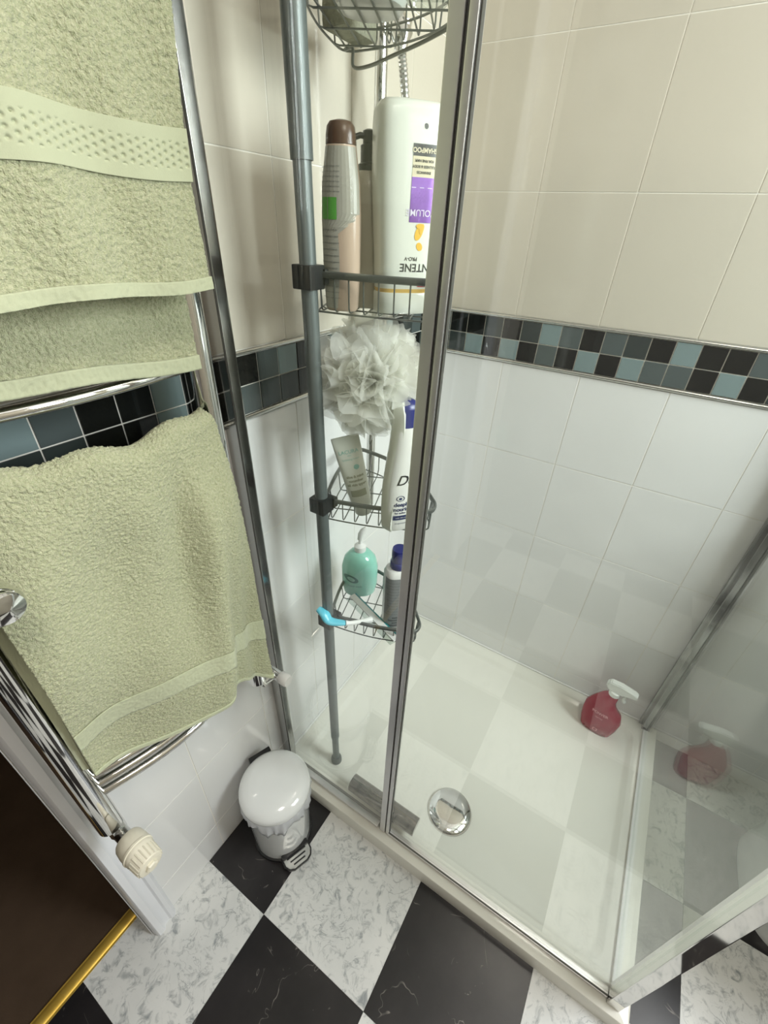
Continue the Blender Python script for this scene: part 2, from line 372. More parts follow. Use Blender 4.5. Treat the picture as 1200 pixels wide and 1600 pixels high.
# floor tiles
FG = .2911; FX = 1.0265; FY = .1945
fm = {}
for i in range(-5, 6):
    for j in range(-3, 8):
        x0, x1 = FX+i*FG, FX+(i+1)*FG; y0, y1 = FY+j*FG, FY+(j+1)*FG
        white = (i+j) % 2 == 1
        yl = -.066 if x1 > DX0+.02 else 0.0
        cx0, cx1, cy0, cy1 = max(x0, 0), min(x1, RX), max(y0, yl), min(y1, RY)
        if cx1-cx0 < .01 or cy1-cy0 < .004: continue
        g = .0006; o = MB().box(cx0+g/2, cy0+g/2, -.003, cx1-g/2, cy1-g/2, 0).build('floor_tile', 'marble_white' if white else 'marble_black', fl, smooth=False)
# brass threshold
b = MB(); b.tube([(DX0+.001, -.069, 0), (DX1, -.069, 0)], .012, 16, sy=.32, up=(0, 0, 1)); b.box(DX0+.001, -.084, -.004, DX1, -.054, .0012, .0006)
structure(b.build('trim_1', 'brass'))
# door frame : lining + moulded architrave
def frame_door():
    t = thing('door_1', None, None, (DX0, 0, 0), kind='structure')
    def prof(b, xa, sgn, z0, z1):
        P = [(0, 0), (0, .010), (.006, .017), (.014, .017), (.018, .012), (.030, .014), (.036, .021), (.048, .021), (.052, .016), (.055, 0)]
        vs = [(xa+sgn*p[0], p[1]+.0002, z) for z in (z0, z1) for p in P]; n = len(P)
        b.add(vs, [(i, (i+1) % n, n+(i+1) % n, n+i) for i in range(n)]+[tuple(range(n))[::-1], tuple(range(n, 2*n))])
    b = MB(); prof(b, DX0-.057, 1, 0, DTOP+.05); b.build('architrave', 'white_paint', t)
    b = MB(); prof(b, DX1+.057, -1, 0, DTOP+.05); b.build('architrave', 'white_paint', t)
    MB().box(DX0-.057, .0002, DTOP, DX1+.057, .02, DTOP+.055, .002).build('architrave', 'white_paint', t)
    MB().box(DX0-.001, -TH-.01, 0, DX0+.0, .004, DTOP, 0).build('lining', 'white_paint', t)
    MB().box(DX1, -TH-.01, 0, DX1+.006, .004, DTOP, 0).build('lining', 'white_paint', t)
frame_door()
# window in the far wall (source of the daylight)
def window():
    t = thing('window_1', None, None, (WX0, RY, WZ0), kind='structure'); f = .035
    MB().box(WX0, RY+.01, WZ0, WX0+f, RY+.06, WZ1, .003).box(WX1-f, RY+.01, WZ0, WX1, RY+.06, WZ1, .003).box(WX0+f, RY+.01, WZ0, WX1-f, RY+.06, WZ0+f, .003).box(WX0+f, RY+.01, WZ1-f, WX1-f, RY+.06, WZ1, .003).build('window_frame', 'white_paint', t)
    MB().box(WX0+f, RY+.03, WZ0+f, WX1-f, RY+.034, WZ1-f).build('pane', 'glass', t, smooth=False)
    MB().box(WX0-.02, RY-.03, WZ0-.025, WX1+.02, RY+.01, WZ0, .003).build('window_sill', 'white_paint', t)
window()
t = thing('added_ceiling_lamp', 'added ceiling lamp plate, out of view, for the warm fill light', 'lamp', (1.35, 1.0, RZ))  # unseen lamp plate, added to go with the warm fill
MB().lathe([(.10, -.012), (.10, 0)], 32, (1.35, 1.0, RZ)).build('base_plate', 'white_plastic', t)

# ------------------------------------------------------------------ shower tray
TX, TY, TZ = .764, .962, .05
def shower_tray():
    t = thing('shower_tray', 'low white acrylic shower tray on the floor in the tiled corner', 'shower tray', (0.38, 0.48, 0))
    def rr(x0, y0, x1, y1, r, z, n=6):
        out = []
        for (cx, cy, a) in ((x1-r, y1-r, 0), (x0+r, y1-r, 90), (x0+r, y0+r, 180), (x1-r, y0+r, 270)):
            for k in range(n+1):
                th = math.radians(a+90*k/n); out.append((cx+r*math.cos(th), cy+r*math.sin(th), z))
        return out
    rings = [rr(.001, .001, TX, TY, .006, .0), rr(.001, .001, TX, TY, .006, TZ-.005), rr(.003, .003, TX-.002, TY-.002, .006, TZ-.001), rr(.006, .006, TX-.006, TY-.006, .006, TZ),
             rr(.040, .040, TX-.060, TY-.062, .045, TZ), rr(.045, .045, TX-.065, TY-.067, .043, TZ-.002), rr(.052, .052, TX-.073, TY-.075, .04, TZ-.011), rr(.060, .060, TX-.082, TY-.084, .035, TZ-.0135)]
    vs = [v for r_ in rings for v in r_]; n = len(rings[0]); fs = []
    for i in range(len(rings)-1):
        for j in range(n): fs.append((i*n+j, i*n+(j+1) % n, (i+1)*n+(j+1) % n, (i+1)*n+j))
    # shallow fall to the waste
    last = (len(rings)-1)*n; vs.append((.592, .482, TZ-.019)); c = len(vs)-1
    for j in range(n): fs.append((last+j, last+(j+1) % n, c))
    b = MB(); b.add(vs, fs); b.build('basin', 'acrylic', t, angle=35)
    c0 = (.592, .482, TZ-.0185)
    MB().lathe([(.060, .001), (.0615, .003), (.060, .005)], 40, c0).build('waste_ring', 'chrome_soft', t)
    MB().lathe([(.056, .004), (.0575, .0075), (.055, .010), (.035, .0125), (.001, .0132)], 40, c0).build('drain_cover', 'chrome', t)
    MB().box(.0005, .001, TZ, .006, TY-.01, TZ+.006, .002).box(.006, .0005, TZ, .70, .006, TZ+.006, .002).build('sealant_bead', 'white_plastic', t)
shower_tray()

# ------------------------------------------------------------------ glass enclosure
GX, GY, EH = .733, .926, 1.92
def enclosure():
    t = thing('shower_enclosure', 'chrome framed clear glass shower enclosure standing on the white tray', 'shower enclosure', (GX, 0.46, TZ))
    z0, z1 = TZ+.0005, EH
    # wall channel on wall_left
    LEAN = Matrix(((1, 0, .0135, -.0007), (0, 1, 0, 0), (0, 0, 1, 0), (0, 0, 0, 1)))
    MB().box(.702, .0015, z0, .738, .012, z1, .001).box(.722, .012, z0, .7385, .034, z1, .001).xform(LEAN).build('wall_channel', 'channel_chrome', t)
    MB().box(.7375, .030, z0, .7395, .0325, z1).xform(LEAN).build('channel_seal', 'seal', t, smooth=False)
    # wall channel on wall_right
    MB().box(.0015, .905, z0, .012, .945, z1, .001).box(.012, .914, z0, .030, .938, z1, .0015).build('wall_channel', 'channel_chrome', t)
    MB().box(.030, .929, z0, .034, .934, z1).build('channel_seal', 'seal', t, smooth=False)
    # glass sheets
    MB().box(GX-.003, .030, z0+.014, GX+.003, .346, z1-.02).build('fixed_glass_panel', 'glass', t, smooth=False)
    MB().box(GX-.003, .366, z0+.018, GX+.003, .9148, z1-.02).build('door_glass_panel', 'glass', t, smooth=False)
    MB().box(.026, GY-.003, z0+.012, .712, GY+.003, z1-.02).build('side_glass_panel', 'side_glass', t, smooth=False)
    # meeting post : fixed stile, dark rubber line, door stile
    MB().box(GX-.009, .3435, z0, GX+.009, .3585, z1, .0015).build('fixed_stile', 'alu', t)
    MB().box(GX-.006, .359, z0, GX+.006, .3610, z1).build('rubber_seal', 'seal', t, smooth=False)
    MB().box(GX-.007, .3613, z0, GX+.008, .3695, z1, .0015).build('door_stile', 'alu', t)
    MB().box(GX-.002, .3697, z0, GX+.0042, .3710, z1).build('rubber_seal', 'seal', t, smooth=False)
    # corner post, side frame
    MB().box(.7235, .915, z0, .7480, .940, z1, .002).build('corner_post', 'chrome', t)
    MB().box(.7120, .918, z0, .7232, .934, z1, .001).build('side_stile', 'alu', t)
    # sills
    MB().box(GX-.010, .036, z0, GX+.010, .336, z0+.010, .002).build('bottom_rail', 'alu', t)
    MB().box(GX-.0115, .036, z0+.010, GX-.006, .336, z0+.0135).build('rubber_seal', 'seal', t, smooth=False)
    MB().box(GX-.008, .368, z0, GX+.008, .9145, z0+.009, .002).build('bottom_rail', 'alu', t)
    MB().box(GX+.004, .368, z0+.009, GX+.007, .9145, z0+.012).build('rubber_seal', 'seal', t, smooth=False)
    MB().box(.034, GY-.007, z0, .7115, GY+.008, z0+.008, .002).build('bottom_rail', 'white_plastic', t)
    # top rails
    MB().box(GX-.012, .03, z1-.02, GX+.012, .92, z1+.015, .002).build('top_rail', 'alu', t)
    MB().box(.03, GY-.012, z1-.02, .71, GY+.012, z1+.015, .002).build('top_rail', 'alu', t)
    # half-round chrome pivot bar at the foot of the post, inside the cubicle; dark reflections put into its colour
    b = MB(); n = 14; P = [(0.0, -.012), (.012, -.012)]
    pr = [(-.021, -.012)]+[(.021*math.cos(math.pi-math.pi*k/n), .002+.017*math.sin(math.pi-math.pi*k/n)) for k in range(n+1)]+[(.021, -.012)]
    vs = [(.699+p[0], y, .094+p[1]) for y in (.224, .428) for p in pr]; k = len(pr)
    b.add(vs, [(i, (i+1) % k, k+(i+1) % k, k+i) for i in range(k)]+[tuple(range(k))[::-1], tuple(range(k, 2*k))]); pb = b.build('pivot_bar', 'chrome_reflect_dark', t)
    MB().box(.688, .340, z0, .7235, .362, .084, .002).build('pivot_block', 'chrome_soft', t)
enclosure()

# ------------------------------------------------------------------ corner caddy
PX, PY = .655, .133
def lean(z): return .655+.0061*z, .133-.0098*z      # the tension pole stands a little out of plumb
def caddy():
    t = thing('corner_caddy', 'grey tension pole with four wire corner baskets inside the shower', 'shower caddy', (PX, PY, TZ-.014))
    z0 = TZ-.0135
    MB().lathe([(.012, 0), (.0155, .003), (.0155, .016), (.0125, .024)], 24, (PX, PY, z0)).build('rubber_foot', 'foot_rubber', t)
    MB().tube([(*lean(z0+.02), z0+.02), (*lean(.17), .17)], .0095, 20).build('pole_section', 'pole_grey', t)
    MB().tube([(*lean(.165), .165), (*lean(.172), .172)], .0110, 20).build('pole_joint', 'pole_grey', t)
    MB().tube([(*lean(.17), .17), (*lean(1.47), 1.47)], .0118, 20).build('pole_section', 'pole_grey', t)
    MB().tube([(*lean(1.465), 1.465), (*lean(1.476), 1.476), (*lean(2.365), 2.365)], .0143, 20).build('pole_section', 'pole_grey', t)
    MB().lathe([(.013, 0), (.03, .030), (.03, .04)], 24, (*lean(2.36), 2.36)).build('ceiling_cup', 'foot_rubber', t)
    specs = [(.656, (.580, .321), (.462, .070), .040), (.964, (.564, .317), (.428, .042), .045), (1.3405, (.598, .312), (.452, .040), .048), (1.660, (.566, .290), (.470, .040), .050)]
    for zr, p1, p2, dp in specs:
        PX_, PY_ = lean(zr); P0 = Vector((PX_-.012, PY_, zr)); P1 = Vector((*p1, zr)); P2 = Vector((*p2, zr))
        bk = MB().box(PX_-.0165, PY_-.0165, zr-.019, PX_+.0165, PY_+.0165, zr+.012, .003).box(PX_-.024, PY_-.006, zr-.013, PX_-.012, PY_+.020, zr+.007, .002).build('clamp_bracket', 'bracket', t)
        mid = (P1+P2)/2; outw = (mid-P0).normalized(); ctrl = mid+outw*.085
        bow = (P1-P0).cross(Vector((0, 0, 1))).normalized()*.010
        side1 = [P0+(P1-P0)*s+bow*math.sin(math.pi*s) for s in (0.02, .25, .5, .75, .93)]
        back = [P1*(1-s)**2+ctrl*2*s*(1-s)+P2*s*s for s in (.06, .15, .3, .45, .6, .75, .88, .96)]
        bow2 = (P2-P0).cross(Vector((0, 0, -1))).normalized()*.010
        side2 = [P2+(P0-P2)*s+bow2*math.sin(math.pi*s) for s in (.07, .25, .5, .75, .98)]
        loop = catmull(side1+back+side2, 5, True)
        rim = MB().tube(loop, .0036, 8, closed=True, sy=1.35, up=(0, 0, 1)).build('basket', 'wire_grey', t)
        tag(rim, None)
        cen = (P0+P1+P2)/3
        def inner(p, f=.93): return cen+(p-cen)*f
        wires = MB(); poly = [p.copy() for p in loop]
        def hits(o, d):
            out = []
            for i in range(len(poly)):
                a, b_ = poly[i], poly[(i+1) % len(poly)]; e = b_-a; den = d.x*e.y-d.y*e.x
                if abs(den) < 1e-9: continue
                s = ((a.x-o.x)*e.y-(a.y-o.y)*e.x)/den; u = ((a.x-o.x)*d.y-(a.y-o.y)*d.x)/den
                if 0 <= u < 1: out.append(s)
            return sorted(out)
        d2 = (P2-P0).normalized(); d1 = (P1-P0).normalized(); L1 = (P1-P0).length
        nw = 9; rw = .00125; drop = Vector((0, 0, -dp))
        for i in range(nw):
            o = P0+d1*(L1*(i+.45)/nw); h = hits(o-d2*.3, d2)
            if len(h) < 2: continue
            a = o-d2*.3+d2*h[0]; c = o-d2*.3+d2*h[-1]
            if (c-a).length < .03: continue
            ia, ic = a+d2*.006+drop, c-d2*.008+drop
            wires.tube([a, a+d2*.002+drop*.85, ia+Vector((0, 0, .002)), ia+d2*.006, ic-d2*.006, ic+Vector((0, 0, .002)), c+drop*.8, c], rw, 5)
        for i in range(3):
            o = P0+d2*((P2-P0).length*(i+.6)/3.2); h = hits(o-d1*.3, d1)
            a = o-d1*.3+d1*h[0]; c = o-d1*.3+d1*h[-1]
            wires.tube([a, a+d1*.004+drop, a+d1*.01+drop*1.04, c-d1*.01+drop*1.04, c-d1*.004+drop, c], rw, 5)
        low = [inner(p, .955)+drop*1.02 for p in loop[::2]]
        wires.tube(low, rw*1.15, 5, closed=True)
        if zr > 1.6:
            low2 = [inner(p, .99)+drop*.6 for p in loop[::2]]; wires.tube(low2, rw*1.15, 5, closed=True)
            q0 = P2+drop*1.02+Vector((.012, .012, 0)); q1 = P1+drop*1.02-d1*.02
            hk = catmull([q0, q0+Vector((.006, .018, -.002)), q0+Vector((.012, .024, -.022)), q0*.75+q1*.25+Vector((0, 0, -.026))+outw*.002, q0*.5+q1*.5+Vector((0, 0, -.026)), q0*.2+q1*.8+Vector((0, 0, -.024)), q1+Vector((0, 0, -.018)), q1], 6)
            MB().tube(hk, .0022, 7).build('hanging_rod', 'wire_grey', rim)
        wires.build('wire_grid', 'wire_grey', rim)
caddy()

# ------------------------------------------------------------------ bottles (built local, front = local -Y)
TOCAM = math.atan2(.574-.2, 1.194-.6)
def yaw(extra): return TOCAM+math.pi/2+extra     # turns local -Y to the camera
def pantene():
    t = thing('shampoo_bottle', 'large white shampoo bottle standing upside down with a purple label in the upper basket', 'bottle', (.5655, .2160, 1.2935), yaw(.30))
    cap = [(0, .040, .024, 3), (.004, .042, .026, 3), (.026, .042, .026, 3), (.028, .041, .0255, 3)]
    body = [(.028, .0395, .0245, 3), (.034, .041, .026, 3), (.075, .0425, .0275, 3.2), (.12, .045, .029, 3.4), (.17, .0475, .030, 3.6), (.213, .0475, .029, 3.8), (.226, .0465, .028, 3.8), (.232, .044, .026, 3.6), (.235, .040, .022, 3.4), (.236, .036, .018, 3)]
    tag(MB().loft(cap, 48).build('cap', 'shampoo_white', t, world=False))
    MB().loft([(.0275, .0398, .0248, 3), (.033, .0412, .0262, 3)], 48).build('amber_band', 'amber', t, world=False)
    b = MB().loft(body, 56).build('body', 'shampoo_white', t, world=False)
    s = front_surface(body); s2 = front_surface(body, .0008); X = .0095
    wrap(*rect2d(-.0155, .182, .0155, .194), s, 'label_strip', 'label_black', b, x0=X); wrap(*text_mesh('SHAMPOO', .0068, bold=.0002), s2, 'lettering', 'label_cream', b, True, X, .188)
    wrap(*rect2d(-.0155, .161, .0155, .182), s, 'label_strip', 'label_cream', b, x0=X)
    for k, w_ in enumerate(('ENHANCES', 'FULLNESS & BODY', 'FOR FINE HAIR')): wrap(*text_mesh(w_, .0038, bold=.0001), s2, 'lettering', 'label_black', b, True, X, .166+k*.0058)
    wrap(*rect2d(-.0155, .113, .0155, .161), s, 'label_strip', 'purple', b, x0=X); wrap(*text_mesh('VOLUME', .0105, bold=.0001), s2, 'lettering', 'silver_ink', b, True, X, .124)
    for a in range(3): wrap(*rect2d(-.015+a*.011, .1500, -.009+a*.011, .1508), s2, 'label_line', 'silver_ink', b, x0=X)
    for (cx, cz, rx, rz, ro) in ((0.0, .102, .0052, .010, -.4), (.001, .109, .006, .003, 0), (.0035, .106, .003, .006, -.3)): wrap(*disc2d(cx, cz, rx, rz, ro), s2 if rz < .008 else s, 'pearl_motif', 'gold', b, x0=X)
    wrap(*disc2d(.002, .0855, .0042, .0052, .6), s, 'pearl_motif', 'gold', b, x0=X)
    wrap(*text_mesh('PRO-V', .0065, bold=.0001), s, 'lettering', 'ink', b, True, X-.009, .071)
    wrap(*text_mesh('PANTENE', .0140, bold=.0002), s, 'lettering', 'ink', b, True, X+.006, .0605)
    wrap(*rect2d(-.004, .036, .012, .043), s, 'label_strip', 'red_label', b, x0=X+.008)
    wrap(*text_mesh('e', .010, bold=.0004), s, 'lettering', 'grey_ink', b, True, X, .210)
pantene()
def brown_bottle():
    t = thing('conditioner_bottle', 'slim beige bottle with brown cap and green label beside the pole, upper basket', 'bottle', (.6215, .1475, 1.2935), yaw(-.15))
    body = [(0, .021, .015, 2.6), (.004, .0235, .0175, 2.6), (.06, .0260, .0195, 2.5), (.115, .0265, .0200, 2.4), (.152, .0250, .0190, 2.3), (.175, .0215, .0170, 2.2), (.189, .0195, .0158, 2.2), (.190, .0190, .0155, 2.2)]
    capz = [(.1905, .0195, .0158, 2.2), (.200, .0190, .0155, 2.2), (.208, .0175, .0142, 2.2), (.2125, .0140, .0115, 2.2), (.2145, .006, .005, 2)]
    b = MB().loft(body, 44).build('body', 'bottle_beige', t, world=False); MB().loft(capz, 40).build('cap', 'brown_cap', t, world=False)
    s = front_surface(body, .0007); s2 = front_surface(body, .0013)
    # grey-green curved back label on the pole side
    vs = []; fs = []; n = 24
    for i in range(n+1):
        z = .004+.184*i/n; k = (z-.004)/.184; r = -.003+.004*math.sin(k*5)+.045*float(np.clip((k-.50)/.16, 0, 1))
        wmax = front_width(body, z)*.985; r = min(r, wmax); vs += [(-wmax+(r+wmax)*(1-math.cos(math.pi*j/14))/2, z, 0) for j in range(15)]
    for i in range(n):
        for j in range(14): fs.append((15*i+j, 15*i+j+1, 15*i+16+j, 15*i+15+j))
    wrap(vs, fs, s, 'back_label', 'bottle_grey', b)
    wrap(*rect2d(-.0235, .112, -.0150, .136, 4), s2, 'label_strip', 'green_label', b); wrap(*rect2d(-.0140, .112, -.002, .136, 4), s2, 'label_strip', 'green_label', b)
    for k in range(12): wrap(*text_mesh('ingredients aqua glycerin sodium'[: 26-(k % 3)*3], .0028), s2, 'lettering', 'grey_ink', b, False, -.0125, .018+k*.0075)
    for k in range(6): wrap(*text_mesh('apply to wet hair and rinse', .0025), s2, 'lettering', 'grey_ink', b, False, -.0115, .142+k*.0052)
def front_width(secs, z):
    for i in range(len(secs)-1):
        if secs[i][0] <= z <= secs[i+1][0]:
            t = (z-secs[i][0])/(secs[i+1][0]-secs[i][0]); return secs[i][1]+(secs[i+1][1]-secs[i][1])*t
    return secs[-1][1]
brown_bottle()
def pump_bottle():
    t = thing('lotion_bottle', 'taupe bottle with a black pump top standing behind the large white shampoo bottle', 'bottle', (.568, .1545, 1.2935), yaw(0))
    MB().loft([(0, .022, .020, 2.4), (.004, .025, .023, 2.4), (.15, .025, .023, 2.4), (.163, .021, .019, 2.2), (.170, .0135, .0135, 2)], 40).build('body', 'taupe', t, world=False)
    c = MB().lathe([(.0145, .167), (.0145, .176), (.0115, .178), (.0115, .196), (.0085, .198), (.0085, .211), (.004, .213)], 24).build('pump', 'black_cap', t, world=False)
    MB().tube([(0, 0, .205), (-.012, -.004, .206), (-.02, -.006, .203)], .0035, 10).build('spout', 'black_cap', c, world=False)
pump_bottle()
def dove():
    t = thing('body_wash_bottle', 'white curved body wash bottle with a blue cap and black script, in the second basket', 'bottle', (.588, .252, .9235), yaw(.42))
    secs = [(0, .030, .018, 2.6), (.005, .034, .021, 2.6), (.04, .036, .023, 2.5), (.09, .0355, .022, 2.4), (.13, .031, .021, 2.3), (.165, .026, .020, 2.2), (.195, .0235, .019, 2.2), (.203, .022, .018, 2.2)]
    b = MB().loft(secs, 48).build('body', 'ivory', t, world=False)
    MB().loft([(.203, .0215, .0175, 2.2), (.232, .0200, .0165, 2.2), (.242, .0165, .0130, 2.2), (.246, .009, .007, 2)], 40).build('cap', 'navy', t, world=False)
    # ivory grip shell sweeping up the pole side of the bottle
    vs = []; fs = []; n = 26
    for i in range(n+1):
        k = i/n; z = .002+.243*k; wd = front_width(secs, min(z, .2))*(1.03 if z < .2 else 1.03-.012*(z-.2)*80/3)
        ed = -wd+.010+.010*math.sin(k*math.pi*1.1)+(.012*max(0, k-.6)); dpth = .0205*(1-.15*k) if k < .93 else .0205*.85*(1-(k-.93)*6)
        for (x, y) in ((ed, -dpth*.78), (ed-.004, -dpth*.90), (-wd*.92, -dpth*.50), (-wd-.0015, 0), (-wd*.92, dpth*.5), (ed, dpth*.9)): vs.append((x, y, z))
    for i in range(n):
        for j in range(5): fs.append((6*i+j, 6*i+j+1, 6*i+7+j, 6*i+6+j))
    MB().add(vs, fs).build('side_grip', 'shampoo_white', t, world=False, solid=.002)
    s = front_surface(secs, .0006)
    wrap(*text_mesh('Dove', .027, bold=.0002, shear=.35), s, 'lettering', 'ink', b, False, .008, .108)
    wrap(*rect2d(.004, .095, .016, .0958), s, 'label_line', 'mint_ink', b)
    # small drop-in-oval emblem
    wrap(*ring2d(-.012, .073, .0078, .0056), s, 'emblem', 'navy_ink', b)
    wrap(*disc2d(-.012, .0725, .0030, .0024), s, 'emblem', 'navy_ink', b)
    wrap(*text_mesh('deeply', .0110, bold=.0003), s, 'lettering', 'navy_ink', b, False, -.009, .060); wrap(*text_mesh('nourishing', .0110, bold=.0003), s, 'lettering', 'navy_ink', b, False, -.001, .050)
    wrap(*text_mesh('for softer skin', .0055, bold=.0001), s, 'lettering', 'navy_ink', b, False, -.006, .0425)
    wrap(*rect2d(-.024, .0270, .016, .0370), s, 'label_strip', 'navy_ink', b); wrap(*text_mesh('with 24h moisture', .0042), front_surface(secs, .001), 'lettering', 'ivory', b, False, -.004, .032)
    wrap(*text_mesh('O dermatologist', .0045), s, 'lettering', 'navy_ink', b, False, -.005, .019)
dove()
def tube():
    t = thing('lotion_tube', 'pale green-white cosmetic tube leaning in the second basket below the puff', 'tube', (.590, .172, .9235), yaw(.12))
    secs = [(0, .015, .015, 2), (.003, .017, .017, 2), (.022, .0175, .0175, 2), (.0225, .019, .019, 2), (.05, .0215, .0185, 2.1), (.10, .0235, .0135, 2.2), (.14, .0250, .007, 2.4), (.158, .0255, .0022, 3), (.166, .0255, .0014, 3)]
    mtx = Matrix.Rotation(math.radians(-13), 4, 'Y')
    b = MB().loft(secs[3:], 44).xform(mtx).build('tube_body', 'tube_white', t, world=False); MB().loft(secs[:3], 36).xform(mtx).build('cap', 'tube_white', t, world=False)
    f = front_surface(secs, .0007)
    s = lambda u, z: mtx @ Vector(f(u, z))
    wrap(*text_mesh('LACURA', .0095, bold=.0001), s, 'lettering', 'mint_ink', b, False, 0, .138)
    wrap(*text_mesh('SKIN', .0035), s, 'lettering', 'mint_ink', b, False, 0, .131); wrap(*text_mesh('hydrating lotion', .0050), s, 'lettering', 'mint_ink', b, False, .001, .124)
    wrap(*disc2d(.008, .108, .0052, .0048), s, 'emblem', 'mint_ink', b)
    for k in range(3): wrap(*text_mesh(('aloe & mint', 'cucumber', 'all skin types')[k], .0068, bold=.0004), s, 'lettering', 'olive_ink', b, False, .001, .090-k*.0085)
    wrap(*rect2d(-.014, .048, .015, .062), s, 'label_strip', 'olive_ink', b)
tube()
def soap():
    t = thing('hand_soap_bottle', 'round translucent aqua pump bottle with a white nozzle in the lowest basket', 'bottle', (.507, .108, .6175), yaw(0))
    secs = [(0, .032, .028, 2.2), (.004, .040, .034, 2.3), (.03, .0445, .037, 2.4), (.08, .0445, .037, 2.3), (.105, .038, .033, 2.1), (.120, .026, .024, 2), (.126, .014, .014, 2)]
    b = MB().loft(secs, 48).build('body', 'aqua', t, world=False)
    p = MB().lathe([(.014, .125), (.0145, .127), (.0145, .140), (.009, .144), (.0045, .146), (.0045, .160), (.0065, .162), (.0065, .170), (.003, .172)], 24).build('pump_collar', 'white_plastic', t, world=False)
    MB().tube([(0, 0, .158), (.001, 0, .172), (.006, .002, .180), (.014, .005, .190)], [.0075, .0075, .0085, .0035], 14, sy=.9).build('nozzle', 'white_plastic', p, world=False)
    s = front_surface(secs, .0006); vs, fs = disc2d(-.020, .062, .019, .0105, -.35, 28, 8); wrap(vs, fs, s, 'label_strip', 'aqua_dark', b)
    wrap(*disc2d(-.020, .062, .010, .006, -.35), front_surface(secs, .0012), 'emblem', 'mint_ink', b); wrap(*text_mesh('hand wash', .008), s, 'lettering', 'aqua_dark', b, False, -.010, .040)
soap()
def blue_cap():
    t = thing('mouthwash_bottle', 'grey-labelled bottle with a ribbed dark blue cap in the lowest basket beside the metal post', 'bottle', (.551, .240, .6175), yaw(.25))
    secs = [(0, .028, .022, 3), (.004, .031, .025, 3), (.155, .031, .025, 3), (.166, .027, .022, 2.6), (.170, .020, .018, 2)]
    b = MB().loft(secs, 44).build('body', 'white_plastic', t, world=False); s = front_surface(secs, .0006); s2 = front_surface(secs, .0015)
    wrap(*rect2d(-.0308, .008, .0308, .1545, 40), front_surface(secs, .0009), 'label_sheet', 'grey_label', b)
    for k in range(12): wrap(*text_mesh('directions rinse twice daily warning'[: 34-(k*5) % 11], .0040), s2, 'lettering', 'grey_ink', b, False, -.004, .050+k*.0085)
    for k in range(4): wrap(*rect2d(-.024+.008*(k % 2), .012+k*.008, .012, .017+k*.008), s2, 'label_line', 'grey_ink', b)
    bm = MB(); n = 48; prof = [(.0185, .170), (.0195, .172), (.0195, .184), (.0170, .187), (.0175, .212), (.016, .218), (.002, .219)]; bm.lathe(prof, n); bm.build('cap', 'navy', t, world=False)
blue_cap()
def squeegee():
    t = thing('squeegee', 'small squeegee with cyan grip, white neck and teal blade lying across the lowest basket', 'squeegee', (.60, .15, .62))
    A = Vector((.677, .114, .692)); B = Vector((.676, .146, .671)); C = Vector((.660, .176, .669)); D = Vector((.604, .206, .648))
    pts = catmull([A, (A+B)/2+Vector((0, 0, .004)), B, C], 6); k = len(pts)
    MB().tube(pts, [.0045+.0075*math.sin(math.pi*min(.92, .12+.8*i/(k-1))) for i in range(k)], 14, sy=.6, up=(0, 0, 1)).build('grip', 'cyan', t)
    MB().tube(catmull([C, C+Vector((-.012, .010, -.004)), D], 6), [.0065, .0062, .006, .0056, .0052, .005, .005, .005, .005, .0055, .006, .007, .008], 12).build('neck', 'white_plastic', t)
    E0 = Vector((.548, .118, .628)); E1 = Vector((.606, .280, .628)); e = (E1-E0).normalized(); nrm = Vector((-e.y, e.x, 0)); 
    def slab(a, w0, w1, z0, z1, name, m):
        b = MB(); b.add([p+nrm*wv+Vector((0, 0, zv)) for p in (E0, E1) for wv, zv in ((w0, z0), (w1, z0), (w1, z1), (w0, z1))], [(0, 1, 2, 3), (7, 6, 5, 4), (0, 4, 5, 1), (1, 5, 6, 2), (2, 6, 7, 3), (3, 7, 4, 0)]); b.build(name, m, t, smooth=False)
    slab(0, -.022, .004, .000, .0035, 'blade_holder', 'clear_plastic'); slab(0, .003, .007, -.002, .0065, 'rubber_blade', 'teal_rubber'); slab(0, -.012, .003, .0035, .007, 'blade_holder', 'white_plastic')
squeegee()
def top_basket_items():
    t = thing('soap_tub', 'round white tub lying in the top wire basket, seen from below', 'tub', (.565, .150, 1.6115))
    MB().lathe([(.030, 0), (.040, .003), (.044, .012), (.046, .045), (.047, .045), (.047, .058), (.044, .060)], 36, (.565, .150, 1.6115)).build('tub_body', 'white_plastic', t)
    o = MB().box(.470, .062, 1.6115, .548, .100, 1.640, .009).build('bath_sponge', 'sponge'); tag(o, 'grey-green bath sponge in the top wire basket beside the white tub', 'sponge')
    t = thing('clear_pot', 'clear plastic pot in the top wire basket behind the metal post', 'pot', (.560, .225, 1.6115))
    MB().lathe([(.022, 0), (.025, .003), (.027, .05), (.0272, .052)], 30, (.560, .225, 1.6115)).build('pot_body', 'clear_plastic', t); MB().lathe([(.028, .052), (.028, .066), (.026, .068)], 30, (.560, .225, 1.6115)).build('lid', 'white_plastic', t)
top_basket_items()

